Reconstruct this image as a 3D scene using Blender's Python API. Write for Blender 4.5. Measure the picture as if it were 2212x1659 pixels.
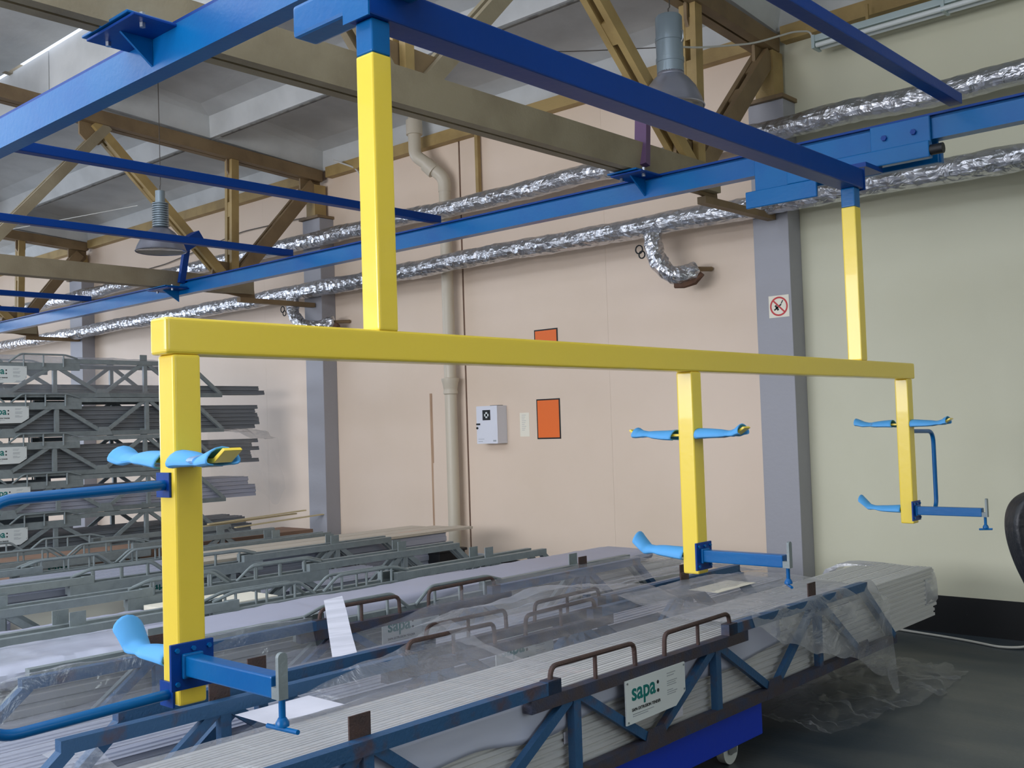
import bpy, bmesh, math, random
from mathutils import Vector, Matrix, noise
random.seed(7)
S=bpy.context.scene; COL=S.collection
for o in list(bpy.data.objects): bpy.data.objects.remove(o)
V=Vector
# ------------------------------------------------------------ camera
F_PX=2240.26; YAW=0.73476; PITCH=0.0415; ROLL=-0.03197
fw=V((-math.sin(YAW)*math.cos(PITCH),math.cos(YAW)*math.cos(PITCH),math.sin(PITCH)))
r0=V((math.cos(YAW),math.sin(YAW),0)); u0=r0.cross(fw)
rt=r0*math.cos(ROLL)+u0*math.sin(ROLL); up=rt.cross(fw)
cam=bpy.data.objects.new('camera',bpy.data.cameras.new('camera')); COL.objects.link(cam)
cam.matrix_world=Matrix(((rt.x,up.x,-fw.x,0),(rt.y,up.y,-fw.y,0),(rt.z,up.z,-fw.z,1.55),(0,0,0,1)))
cam.data.sensor_width=36; cam.data.lens=36*F_PX/2212; cam.data.clip_start=0.05; cam.data.clip_end=200
S.camera=cam
# ------------------------------------------------------------ view, world, light
S.view_settings.view_transform='Standard'; S.view_settings.look='None'
S.view_settings.exposure=0.38; S.view_settings.gamma=1.0; S.view_settings.use_curve_mapping=False
w=bpy.data.worlds.new('sky'); S.world=w; w.use_nodes=True
bg=w.node_tree.nodes['Background']; bg.inputs[0].default_value=(0.72,0.80,1.0,1); bg.inputs[1].default_value=1.6
def area(name,loc,rot,sx,sy,power,col):
    l=bpy.data.lights.new(name,'AREA'); l.shape='RECTANGLE'; l.size=sx; l.size_y=sy; l.energy=power; l.color=col
    o=bpy.data.objects.new(name,l); COL.objects.link(o); o.location=loc; o.rotation_euler=rot; return o
R=math.radians
area('daylight_front_windows',(-5.8,-6.85,2.8),(R(90),0,0),8.5,2.4,500,(0.93,0.94,1.0))
area('daylight_left_windows',(-20.85,0,2.8),(0,R(-90),0),3.0,10,430,(0.74,0.84,1.0))
area('daylight_skylight',(-8,0.9,5.0),(0,0,0),18,4.2,330,(0.84,0.91,1.0))
area('added_green_fill_right',(5.85,2.0,3.3),(0,R(90),0),1.6,6,55,(0.84,1.0,0.9))  # added dim green fill, tints the right side; unseen source
# ------------------------------------------------------------ materials
def lin(c):
    return tuple([((x/255)/12.92 if x/255<=0.04045 else ((x/255+0.055)/1.055)**2.4) for x in c])+(1,)
MATS={}
def mat(name,col,rough=0.5,metal=0.0,col2=None,scale=6.0,mixw=0.5,bump=0.0,bscale=40.0,spec=0.5,stretch=None,coat=0.0,lo=0.4,hi=0.65):
    m=bpy.data.materials.new(name); m.use_nodes=True; n=m.node_tree.nodes; l=m.node_tree.links
    b=n['Principled BSDF']; b.inputs['Roughness'].default_value=rough; b.inputs['Metallic'].default_value=metal
    b.inputs['Specular IOR Level'].default_value=spec; b.inputs['Coat Weight'].default_value=coat
    tc=n.new('ShaderNodeTexCoord'); mp=n.new('ShaderNodeMapping'); l.new(tc.outputs['Object'],mp.inputs['Vector'])
    if stretch: mp.inputs['Scale'].default_value=stretch
    c1=lin(col)
    if col2:
        t=n.new('ShaderNodeTexNoise'); t.inputs['Scale'].default_value=scale; t.inputs['Detail'].default_value=6; l.new(mp.outputs[0],t.inputs['Vector'])
        rp=n.new('ShaderNodeValToRGB'); rp.color_ramp.elements[0].position=lo; rp.color_ramp.elements[1].position=hi
        rp.color_ramp.elements[0].color=c1; c2=lin(col2); rp.color_ramp.elements[1].color=tuple(c1[i]*(1-mixw)+c2[i]*mixw for i in range(3))+(1,)
        l.new(t.outputs['Fac'],rp.inputs[0]); l.new(rp.outputs[0],b.inputs['Base Color'])
    else: b.inputs['Base Color'].default_value=c1
    if bump:
        t2=n.new('ShaderNodeTexNoise'); t2.inputs['Scale'].default_value=bscale; t2.inputs['Detail'].default_value=4; l.new(mp.outputs[0],t2.inputs['Vector'])
        bp=n.new('ShaderNodeBump'); bp.inputs['Strength'].default_value=bump; bp.inputs['Distance'].default_value=0.01
        l.new(t2.outputs['Fac'],bp.inputs['Height']); l.new(bp.outputs[0],b.inputs['Normal'])
    MATS[name]=m; return m
yellow=mat('yellow_enamel',(252,221,74),0.28,bump=0.06,bscale=30,coat=0.3)
blue=mat('blue_enamel',(0,102,166),0.3,col2=(0,84,158),scale=3,bump=0.08,bscale=40,spec=0.35)
dblue=mat('deep_blue_enamel',(0,60,140),0.4,bump=0.08,bscale=30,spec=0.25)
violet=mat('violet_primer',(104,78,112),0.5,bump=0.1)
tblue=mat('trolley_blue',(16,56,186),0.4,bump=0.05)
beige=mat('beige_steel_paint',(150,138,112),0.6,col2=(112,98,74),scale=3,bump=0.15,bscale=60)
ochre=mat('ochre_steel_paint',(172,146,92),0.55,col2=(128,104,62),scale=4,bump=0.15,bscale=60)
brownst=mat('brown_steel_paint',(134,112,80),0.6,col2=(98,78,56),scale=4,bump=0.15,bscale=60)
galv=mat('galvanised_steel',(140,150,152),0.5,0.15,col2=(120,130,132),scale=18,bump=0.15,bscale=90)
galvd=mat('galvanised_steel_dull',(130,140,142),0.55,0.15,col2=(108,118,120),scale=14,bump=0.15,bscale=90)
rackb=mat('rack_blue_paint',(44,86,126),0.5,col2=(88,62,52),scale=9,mixw=0.8,bump=0.25,bscale=80,lo=0.56,hi=0.72)
rust=mat('rusty_steel',(84,64,58),0.65,0.15,col2=(58,52,54),scale=22,bump=0.4,bscale=120)
rustblue=mat('rusty_blue_steel',(70,62,66),0.65,0.1,col2=(36,66,104),scale=12,bump=0.35,bscale=120)
greycol=mat('column_grey_paint',(158,158,164),0.55,bump=0.15,bscale=30)
cream=mat('cream_pipe_paint',(206,196,176),0.4,bump=0.1,bscale=20)
ceilm=mat('ceiling_whitewash',(206,208,206),0.85,col2=(180,182,180),scale=2.5,bump=0.25,bscale=14)
ceilj=mat('ceiling_joint_mortar',(120,118,112),0.9,col2=(52,48,44),scale=9,bump=0.5,bscale=30,lo=0.5,hi=0.6)
black=mat('black_plastic',(20,22,26),0.5,bump=0.1)
blackl=mat('black_leatherette',(24,27,32),0.42,bump=0.3,bscale=60)
blackp=mat('black_skirting_paint',(22,23,25),0.5,col2=(60,58,52),scale=40,lo=0.68,hi=0.72)
white=mat('white_enamel',(226,228,236),0.35)
offw=mat('cream_paper',(240,234,216),0.8)
paper=mat('white_paper',(226,226,238),0.8,col2=(188,190,202),scale=3,stretch=(1,1,50),bump=0.05)
orange=mat('orange_reflective_sheet',(244,116,44),0.45)
redm=mat('red_print',(196,40,44),0.5)
teal=mat('teal_print',(0,118,112),0.5)
dark=mat('black_print',(24,28,30),0.6)
greyp=mat('grey_print',(160,166,170),0.6)
signw=mat('sign_white',(222,228,226),0.4)
foam=mat('blue_foam',(88,172,236),0.55,bump=0.12,bscale=12)
galvtube=mat('lamp_grey_enamel',(136,150,158),0.28,0.2)
bell=mat('spun_aluminium',(176,178,192),0.32,0.75,bump=0.05)
glassm=mat('lamp_glass',(170,172,170),0.1)
profm=mat('mill_aluminium',(176,180,196),0.42,0.2,bump=0.04,bscale=3,stretch=(1,.1,1))
profw=mat('warm_aluminium',(206,206,206),0.45,0.1,bump=0.03,bscale=3,stretch=(1,.1,1))
profd=mat('dull_aluminium',(120,126,132),0.5,0.3,bump=0.04,bscale=8)
brownb=mat('brown_fibreboard',(150,120,100),0.8,col2=(120,96,82),scale=5)
beigeb=mat('beige_coated_board',(206,196,180),0.5,bump=0.04)
wood=mat('pale_wood',(206,190,150),0.7,bump=0.2)
greenst=mat('green_strap',(30,96,60),0.4)
wire=mat('pale_cable',(206,204,196),0.5)
dwire=mat('dark_cable',(70,64,58),0.6)
tubem=mat('fluorescent_housing',(176,192,192),0.35)
rubber=mat('white_nylon',(214,220,216),0.5)
steelb=mat('zinc_bolt',(180,184,188),0.3,0.9)
cang=mat('canister_plastic',(206,212,220),0.4)
grill=mat('dark_grill',(60,66,70),0.4,0.5)
# floor
fm=mat('dark_floor_paint',(58,68,76),0.38,col2=(86,90,90),scale=1.3,mixw=0.8,bump=0.12,bscale=18,stretch=(1.0,3.0,1.0),spec=0.4)
# wall paint: smooth oil paint with faint roller marks
wallm=mat('wall_oil_paint',(232,212,192),0.5,col2=(220,200,176),scale=0.7,bump=0.12,bscale=5,spec=0.35)
wallg=mat('wall_oil_paint_green_cast',(212,210,186),0.5,col2=(200,198,172),scale=0.7,bump=0.12,bscale=5,spec=0.35)  # greenish light cast on the right bays put into the paint colour
stain=mat('rust_run',(190,158,128),0.6,col2=(150,112,84),scale=6,stretch=(8,1,0.6))
jointm=mat('dark_wall_joint',(104,74,56),0.8,col2=(60,46,40),scale=10)
def foilmat():
    m=bpy.data.materials.new('crumpled_foil'); m.use_nodes=True; n=m.node_tree.nodes; l=m.node_tree.links; b=n['Principled BSDF']
    b.inputs['Base Color'].default_value=(0.62,0.63,0.66,1); b.inputs['Metallic'].default_value=0.92; b.inputs['Roughness'].default_value=0.3
    tc=n.new('ShaderNodeTexCoord'); v=n.new('ShaderNodeTexVoronoi'); v.inputs['Scale'].default_value=15; v.distance='MINKOWSKI' if False else 'EUCLIDEAN'
    t=n.new('ShaderNodeTexNoise'); t.inputs['Scale'].default_value=9; t.inputs['Detail'].default_value=3; t.inputs['Distortion'].default_value=1.6
    l.new(tc.outputs['Object'],v.inputs['Vector']); l.new(tc.outputs['Object'],t.inputs['Vector'])
    a=n.new('ShaderNodeMath'); a.operation='ADD'; l.new(v.outputs['Distance'],a.inputs[0]); l.new(t.outputs['Fac'],a.inputs[1])
    bp=n.new('ShaderNodeBump'); bp.inputs['Strength'].default_value=0.75; bp.inputs['Distance'].default_value=0.02
    l.new(a.outputs[0],bp.inputs['Height']); l.new(bp.outputs[0],b.inputs['Normal']); return m
foil=foilmat()
def filmmat(name,op,white_,tint=(0.80,0.82,0.88,1)):
    m=bpy.data.materials.new(name); m.use_nodes=True; n=m.node_tree.nodes; l=m.node_tree.links
    n.remove(n['Principled BSDF']); out=n['Material Output']
    tr=n.new('ShaderNodeBsdfTransparent'); gl=n.new('ShaderNodeBsdfGlossy'); gl.inputs['Roughness'].default_value=0.12
    df=n.new('ShaderNodeBsdfDiffuse'); df.inputs['Color'].default_value=tint
    tl=n.new('ShaderNodeBsdfTranslucent'); tl.inputs['Color'].default_value=tint
    dm=n.new('ShaderNodeMixShader'); dm.inputs[0].default_value=0.4; l.new(df.outputs[0],dm.inputs[1]); l.new(tl.outputs[0],dm.inputs[2])
    lw=n.new('ShaderNodeLayerWeight'); lw.inputs['Blend'].default_value=0.25
    gm=n.new('ShaderNodeMixShader'); gm.inputs[0].default_value=white_; l.new(gl.outputs[0],gm.inputs[1]); l.new(dm.outputs[0],gm.inputs[2])
    tc=n.new('ShaderNodeTexCoord'); t=n.new('ShaderNodeTexNoise'); t.inputs['Scale'].default_value=3.5; t.inputs['Detail'].default_value=5; t.inputs['Distortion'].default_value=1.0; mp=n.new('ShaderNodeMapping'); mp.inputs['Scale'].default_value=(1.6,.45,1.6); l.new(tc.outputs['Object'],mp.inputs['Vector']); l.new(mp.outputs[0],t.inputs['Vector'])
    mr=n.new('ShaderNodeMapRange'); mr.inputs[1].default_value=0.3; mr.inputs[2].default_value=0.75; mr.inputs[3].default_value=op*0.55; mr.inputs[4].default_value=op*1.5; l.new(t.outputs['Fac'],mr.inputs[0])
    ad=n.new('ShaderNodeMath'); ad.operation='ADD'; ad.use_clamp=True; ml=n.new('ShaderNodeMath'); ml.operation='MULTIPLY'; ml.inputs[1].default_value=0.35; l.new(lw.outputs['Fresnel'],ml.inputs[0]); l.new(mr.outputs[0],ad.inputs[0]); l.new(ml.outputs[0],ad.inputs[1])
    mx=n.new('ShaderNodeMixShader'); l.new(ad.outputs[0],mx.inputs[0]); l.new(tr.outputs[0],mx.inputs[1]); l.new(gm.outputs[0],mx.inputs[2]); l.new(mx.outputs[0],out.inputs['Surface'])
    bt=n.new('ShaderNodeTexNoise'); bt.inputs['Scale'].default_value=7; bt.inputs['Detail'].default_value=4; bt.inputs['Distortion'].default_value=2; l.new(tc.outputs['Object'],bt.inputs['Vector'])
    bp=n.new('ShaderNodeBump'); bp.inputs['Strength'].default_value=0.5; bp.inputs['Distance'].default_value=0.03; l.new(bt.outputs['Fac'],bp.inputs['Height'])
    for g in (gl,df): l.new(bp.outputs[0],g.inputs['Normal'])
    return m
film=filmmat('clear_polythene',0.2,0.66)
filmh=filmmat('hanging_polythene',0.34,0.7)
filmd=filmmat('milky_polythene',0.5,0.8)
filmt=filmmat('thin_polythene',0.10,0.5)
# ------------------------------------------------------------ mesh helpers
class MB:
    def __init__(s): s.bm=bmesh.new(); s.sm=False
    def box(s,x0,x1,y0,y1,z0,z1):
        p=[s.bm.verts.new(c) for c in ((x0,y0,z0),(x1,y0,z0),(x1,y1,z0),(x0,y1,z0),(x0,y0,z1),(x1,y0,z1),(x1,y1,z1),(x0,y1,z1))]
        for f in ((3,2,1,0),(4,5,6,7),(0,1,5,4),(1,2,6,5),(2,3,7,6),(3,0,4,7)): s.bm.faces.new([p[i] for i in f])
        return s
    def bar(s,p,q,w,h,upv=(0,0,1)):
        p=V(p);q=V(q);d=(q-p).normalized();u=V(upv); a=d.cross(u)
        if a.length<1e-3: a=d.cross(V((1,0,0)))
        a.normalize(); b=a.cross(d).normalized()
        vs=[]
        for c in (p,q):
            for i,j in ((-1,-1),(1,-1),(1,1),(-1,1)): vs.append(s.bm.verts.new(c+a*w/2*i+b*h/2*j))
        for f in ((0,1,2,3),(7,6,5,4),(0,4,5,1),(1,5,6,2),(2,6,7,3),(3,7,4,0)): s.bm.faces.new([vs[i] for i in f])
        return s
    def tube(s,pts,r,seg=8,cap=True,rad=None,jit=0):
        pts=[V(p) for p in pts]; n=len(pts); rings=[]; prev=None
        for i,p in enumerate(pts):
            d=(pts[min(i+1,n-1)]-pts[max(i-1,0)]).normalized()
            if prev is None:
                a=d.cross(V((0,0,1)))
                if a.length<1e-2: a=d.cross(V((1,0,0)))
            else: a=prev-d*prev.dot(d)
            a.normalize(); prev=a; b=d.cross(a); rr=rad[i] if rad else r
            rings.append([s.bm.verts.new(p+(a*math.cos(t)+b*math.sin(t))*(rr*(1+(random.uniform(-jit,jit) if jit else 0)))) for t in [2*math.pi*k/seg for k in range(seg)]])
        for i in range(n-1):
            for k in range(seg):
                s.bm.faces.new((rings[i][k],rings[i][(k+1)%seg],rings[i+1][(k+1)%seg],rings[i+1][k]))
        if cap: s.bm.faces.new(rings[0][::-1]); s.bm.faces.new(rings[-1])
        s.sm=jit==0; return s
    def cyl(s,p,q,r,seg=12): return s.tube([p,q],r,seg)
    def lathe(s,prof,c,seg=32):
        c=V(c); rings=[]
        for r,z in prof: rings.append([s.bm.verts.new(c+V((r*math.cos(2*math.pi*k/seg),r*math.sin(2*math.pi*k/seg),z))) for k in range(seg)])
        for i in range(len(prof)-1):
            for k in range(seg): s.bm.faces.new((rings[i][k],rings[i][(k+1)%seg],rings[i+1][(k+1)%seg],rings[i+1][k]))
        s.sm=True; return s
    def prism(s,poly,ax,a,b):
        # poly in the two other axes, extruded along ax
        def P(u,v,t): return {0:(t,u,v),1:(u,t,v),2:(u,v,t)}[ax]
        A=[s.bm.verts.new(P(u,v,a)) for u,v in poly]; B=[s.bm.verts.new(P(u,v,b)) for u,v in poly]
        s.bm.faces.new(A); s.bm.faces.new(B[::-1]); n=len(poly)
        for i in range(n): s.bm.faces.new((A[(i+1)%n],A[i],B[i],B[(i+1)%n]))
        return s
    def grid(s,fn,nu,nv):
        g=[[s.bm.verts.new(fn(i/(nu-1),j/(nv-1))) for j in range(nv)] for i in range(nu)]
        for i in range(nu-1):
            for j in range(nv-1): s.bm.faces.new((g[i][j],g[i+1][j],g[i+1][j+1],g[i][j+1]))
        s.sm=True; return s
    def build(s,name,m,parent=None,bevel=0,seg=2,smooth=None):
        bmesh.ops.recalc_face_normals(s.bm,faces=s.bm.faces)
        if bevel:
            bmesh.ops.bevel(s.bm,geom=[e for e in s.bm.edges if len(e.link_faces)==2 and e.calc_face_angle(0)>0.6],offset=bevel,segments=seg,affect='EDGES',profile=0.6)
        me=bpy.data.meshes.new(name); s.bm.to_mesh(me); s.bm.free(); me.materials.append(m)
        if (s.sm if smooth is None else smooth):
            for p in me.polygons: p.use_smooth=True
            try: me.set_sharp_from_angle(angle=R(40))
            except Exception: pass
        o=bpy.data.objects.new(name,me); COL.objects.link(o)
        if parent: o.parent=parent
        return o
def fillet(pts,r,n=5):
    pts=[V(p) for p in pts]; out=[pts[0]]
    for i in range(1,len(pts)-1):
        a=(pts[i-1]-pts[i]); b=(pts[i+1]-pts[i]); t=min(r,a.length*.49,b.length*.49); A=pts[i]+a.normalized()*t; B=pts[i]+b.normalized()*t
        for k in range(n+1):
            q=k/n; out.append(A*(1-q)**2+pts[i]*2*q*(1-q)+B*q*q)
    out.append(pts[-1]); return out
def tag(o,label,cat,group=None):
    o['label']=label; o['category']=cat
    if group: o['group']=group
    return o
def struct(o): o['kind']='structure'; return o
def thing(name,label,cat,loc=(0,0,0),rz=0,group=None):
    o=bpy.data.objects.new(name,None); COL.objects.link(o); o.location=loc; o.rotation_euler=(0,0,rz); o.empty_display_size=0.1
    return tag(o,label,cat,group)
def kids(o,table): return [c for c in table if c.parent is o]
def dup(root,loc,label,group=None):
    allo=list(root.children)
    r=root.copy(); COL.objects.link(r); r.location=loc; r['label']=label
    if group: r['group']=group
    for ch in allo:
        c=ch.copy(); COL.objects.link(c); c.parent=r
        for g in ch.children:
            d=g.copy(); COL.objects.link(d); d.parent=c
    return r
def text_mesh(body,size,m,name,off=0.0,ext=0.0006,align='LEFT'):
    cu=bpy.data.curves.new(name,'FONT'); cu.body=body; cu.size=size; cu.extrude=ext; cu.offset=off; cu.align_x=align
    t=bpy.data.objects.new(name,cu); COL.objects.link(t); bpy.context.view_layer.update()
    me=bpy.data.meshes.new_from_object(t.evaluated_get(bpy.context.evaluated_depsgraph_get())); bpy.data.objects.remove(t)
    me.materials.clear(); me.materials.append(m); o=bpy.data.objects.new(name,me); COL.objects.link(o); return o

# ============================================================ SETTING
D=7.514
o=struct(MB().box(-21,6,-7,D+.3,-.2,0).build('floor',fm))
# back wall: one panel field per bay, thin recessed joints between panels
wb=bpy.data.objects.new('wall_back',None); COL.objects.link(wb); struct(wb)
MB().box(-21.2,6.2,D+.012,D+.3,-.2,6.5).build('wall_core',jointm,wb)
seams=[-21,-18.5,-15.6,-13,-10.9,-9.75,-7.42,-5.6,-3.85,-1.2,2,6]
for a,b in zip(seams[:-1],seams[1:]):
    g=.012 if abs(b+7.42)<.01 else .0006; g0=.012 if abs(a+7.42)<.01 else .0006
    MB().box(a+g0,b-g,D,D+.03,0,6.3).build('wall_panel',wallg if a>-3.9 else wallm,wb)
struct(MB().box(-21,6,D-.006,D,0,.26).build('baseboard_back',blackp))
# rust run and stains on the wall beside the drain pipe
for x,z0,z1,w_ in ((-7.95,.45,1.93,.012),(-7.93,1.2,1.93,.006)):
    s=MB().box(x-w_,x+w_,D-.0025,D-.0015,z0,z1).build('rust_run',stain,wb)
wl=struct(MB().box(-21.2,-21,-7,-4.8,0,6.5).box(-21.2,-21,4.8,D+.3,0,6.5).box(-21.2,-21,-4.8,4.8,0,1.2).box(-21.2,-21,-4.8,4.8,4.4,6.5).build('wall_left',wallm))
wr=struct(MB().box(6,6.2,-7,-1.2,0,6.5).box(6,6.2,5.2,D+.3,0,6.5).box(6,6.2,-1.2,5.2,0,2.4).box(6,6.2,-1.2,5.2,4.2,6.5).build('wall_right',wallm))
wf=struct(MB().box(-21,-13.6,-7.2,-7,0,6.5).box(-.4,6,-7.2,-7,0,6.5).box(-13.6,-.4,-7.2,-7,0,1.5).box(-13.6,-.4,-7.2,-7,4.3,6.5).build('wall_front',wallm))
glz=filmmat('window_glass',0.08,0.1)
for nm,bx in (('window_1',(-21.12,-21.1,-4.8,4.8,1.2,4.4)),('window_2',(6.1,6.12,-1.2,5.2,2.4,4.2)),('window_3',(-13.6,-.4,-7.12,-7.1,1.5,4.3))):
    wn=bpy.data.objects.new(nm,None); COL.objects.link(wn); struct(wn)
    MB().box(*bx).build('pane',glz,wn)
    x0,x1,y0,y1,z0,z1=bx; m=MB()
    for k in range(7):
        t=k/6
        if x1-x0>1: m.box(x0+(x1-x0)*t-.03,x0+(x1-x0)*t+.03,y0-.03,y1+.03,z0,z1)
        else: m.box(x0-.03,x1+.03,y0+(y1-y0)*t-.03,y0+(y1-y0)*t+.03,z0,z1)
    m.build('window_frame',offw,wn)
# ---- ceiling of ribbed concrete slabs
ce=bpy.data.objects.new('ceiling',None); COL.objects.link(ce); struct(ce)
TX=[-15.5,-9.65,-3.85]
def roofz(y): return 4.60+0.075*(7.5-y)
def slab(x0,x1,y0,y1):
    m=MB(); bm=m.bm; za,zb=roofz(y0),roofz(y1); h=.27; e=.045; sl=.12
    def ring(dx,dy,dz): return [bm.verts.new(c) for c in ((x0+dx,y0+dy,za+dz),(x1-dx,y0+dy,za+dz),(x1-dx,y1-dy,zb+dz),(x0+dx,y1-dy,zb+dz))]
    a=ring(0,0.008,0); b=ring(e,e,0); c=ring(e+sl*.7,e+sl*.5,h*.75); d=ring(e+sl+.1,e+sl+.12,h); t=ring(0,0.008,h+.12)
    for p,q in ((a,b),(b,c),(c,d)):
        for i in range(4): bm.faces.new((p[i],p[(i+1)%4],q[(i+1)%4],q[i]))
    bm.faces.new(d); bm.faces.new(t)
    for i in range(4): bm.faces.new((a[i],a[(i+1)%4],t[(i+1)%4],t[i]))
    m.build('ceiling_panel',ceilm,ce)
bays=[(-21,-15.5),(-15.5,-9.65),(-9.65,-3.85),(-3.85,1.9),(1.9,6)]
rows=[7.5,6.02,4.5]
for bx in bays:
    for ya,yb in zip(rows[1:],rows[:-1]): slab(bx[0]+.01,bx[1]-.01,ya,yb)
    m=MB()
    for yy in rows[1:]: m.bar((bx[0]+.2,yy,roofz(yy)-.003),(bx[1]-.2,yy,roofz(yy)-.003),.03,.02)
    m.build('joint_mortar',ceilj,ce)
# lantern curb, raised lantern roof beyond the slabs, closed roof towards the front
for bx in bays:
    MB().box(bx[0]+.01,bx[1]-.01,4.3,4.5,roofz(4.4)-.02,5.25).build('ceiling_panel',ceilm,ce)
MB().box(-21,6,-7,-1.2,5.0,5.2).build('ceiling_panel',ceilm,ce)
for i in range(9):
    x=-21+3.0*i
    MB().bar((x+1.5,4.4,5.28),(x+1.5,-1.2,5.9),.08,.12).build('rafter',beige,ce)
for i in range(5):
    y0=4.06-i*1.0
    z0=5.12+(4.4-y0)*.13
    MB().bar((-21,y0-.3,z0+.1),(6,y0-.3,z0+.1),.985,.05).build('ceiling_panel',ceilm,ce)
# ---- columns
for i,(x0,x1,lab) in enumerate(((-15.8,-15.4,'grey wall column leftmost, behind the stacked racks'),(-9.82,-9.5,'grey wall column left of the cream drain pipe'),(-4.0,-3.7,'grey wall column carrying the round no-smoking sign'))):
    c=thing('wall_column',lab,'column',((x0+x1)/2,D,0)); h=(x1-x0)/2
    MB().box(-h,h,-.2,0,0,4.02).build('shaft',greycol,c,bevel=.006)
    MB().box(-h-.02,h+.02,-.24,0,4.02,4.05).build('cap_plate',brownst,c)
    MB().box(-.08,.08,-.2,-.04,4.05,4.42).build('bearing_post',ochre,c)
# ---- wall beam at the eaves
wbm=thing('eaves_beam','ochre steel eaves beam running along the top of the back wall','beam',(0,D,4.55))
for a,b in ((-21,-15.6),(-15.4,-9.7),(-9.5,-3.95),(-3.75,6)):
    MB().box(a,b,-.1,0,-.05,.0).box(a,b,-.1,0,.0001,.07).build('beam_segment',ochre,wbm)
for x,zt,zb,w_ in ((-7.12,4.5,3.78,.05),):
    tag(MB().box(x-.02,x+.02,D-.06,D-.02,zb,zt).build('wall_batten',ochre),'thin ochre steel upright between eaves beam and upper foil pipe','batten')
# ============================================================ ROOF TRUSSES
def pair(m,p,q,w,gap=.05,batt=3):
    # two flat angles side by side with battens, in the plane x = const
    p=V(p);q=V(q)
    for sx in (-1,1): m.bar(p+V((sx*gap/2,0,0)),q+V((sx*gap/2,0,0)),.012,w,upv=(1,0,0)) if False else m.bar(p+V((sx*(gap/2+.03),0,0)),q+V((sx*(gap/2+.03),0,0)),w,.06,upv=(1,0,0))
def truss(x,zb,zbt,lab,nodes_b,y_end,zt0):
    t=thing('roof_truss',lab,'roof truss',(x,0,0))
    zt=lambda y: zt0+.06*(7.5-y)
    ymin=-6.9
    MB().box(-.07,-.01,ymin,nodes_b[0]+.25,zb,zbt).box(.01,.07,ymin,nodes_b[0]+.25,zb,zbt).box(-.012,.012,ymin,nodes_b[0]+.2,zb+.01,zbt-.02).build('bottom_chord',beige,t)
    m=MB(); m.bar((-.05,y_end,zt(y_end)+.06),(-.05,ymin,zt(ymin)+.06),.08,.13).bar((.05,y_end,zt(y_end)+.06),(.05,ymin,zt(ymin)+.06),.08,.13); m.build('top_chord',brownst,t)
    zc=(zb+zbt)/2; cnt=[0]
    def diag(y0,z0,y1,z1,w,mt,nm='diagonal_brace'):
        mm=MB(); cnt[0]+=1; off=.0007*(cnt[0]%7)
        for sx in (-1,1): mm.bar((sx*(.042+off),y0,z0),(sx*(.042+off),y1,z1),w,.045,upv=(1,0,0))
        d=V((0,y1-y0,z1-z0)); L=d.length
        for k in (0.3,0.6,0.85):
            c=V((0,y0,z0))+d*k; e=d.normalized()*.08; mm.bar(c-e,c+e,w*.9,.125+off*2,upv=(1,0,0))
        mm.build(nm,mt,t)
    yb=nodes_b[0]
    diag(yb,zc,y_end-.1,zt(y_end)-.05,.14,brownst)
    diag(yb,zc,yb-1.5,zt(yb-1.5),.09,ochre)
    diag(yb+.02,zc,yb+.05,zt(yb),.09,ochre,'vertical_strut')
    for k,y in enumerate(nodes_b[1:]):
        diag(y+.08,zc,y+1.35,zt(y+1.4),.09,beige)
        diag(y-.08,zc,y-1.35,zt(y-1.4),.09,beige)
        diag(y,zc+.02,y,zt(y),.06,ochre,'vertical_strut')
    for y in [yb]+[n for n in nodes_b[1:]]:
        MB().prism([(y-.26,zb+.02),(y+.3,zb-.05 if y==yb else zb+.02),(y+.26,zb+.32),(y-.2,zb+.34)],0,-.013,.013).build('gusset_plate',brownst,t)
    for y in (yb-1.5,nodes_b[1]-1.45,y_end-.12,yb+.05):
        w_=.14 if y!=yb+.05 else .07
        MB().prism([(y-w_,zt(y)+.1),(y+w_,zt(y)+.1),(y+w_,zt(y)-.12),(y+w_*.4,zt(y)-.2),(y-w_*.4,zt(y)-.2),(y-w_,zt(y)-.12)],0,-.013,.013).build('gusset_plate',brownst,t)
    # knee strut from the bottom node to the column
    MB().bar((0,yb+.1,zb-.06),(.02,7.3,zb-.06),.07,.05).build('knee_strut',brownst,t)
    return t
truss(-3.85,3.17,3.36,'beige lattice roof truss nearest, crossing above the blue runway beam and tall lamp',[6.22,3.5,.5,-2.5],7.42,4.42)
truss(-9.65,3.08,3.25,'beige lattice roof truss behind the ribbed-neck lamp, ending at middle column',[6.22,3.5,.5,-2.5],7.42,4.46)
truss(-15.5,3.15,3.32,'farthest brown lattice roof truss at the left edge of the hall',[6.4,3.5,.5,-2.5],7.42,4.46)
# ============================================================ RUNWAY BEAMS
RX0,RX1=-20.5,5.8
def ibeam(nm,lab,y,z0,z1):
    t=thing(nm,lab,'crane rail',(0,y,z0)); h=z1-z0
    MB().box(RX0,RX1,-.04,.04,0,.012).build('bottom_flange',blue,t)
    MB().box(RX0,RX1,-.04,.04,h-.012,h).build('top_flange',dblue,t)
    MB().box(RX0,RX1,-.012,.012,.012,h-.012).build('web',blue,t)
    MB().box(RX0,RX1,-.04,-.034,.012,.02).box(RX0,RX1,.034,.04,.012,.02).build('lip',blue,t)
    return t
near=ibeam('runway_beam','near blue runway beam crossing the upper left corner',2.15,3.02,3.18)
far=ibeam('runway_beam','far blue runway beam along the back wall below the foil pipes',5.62,3.01,3.15)
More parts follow.
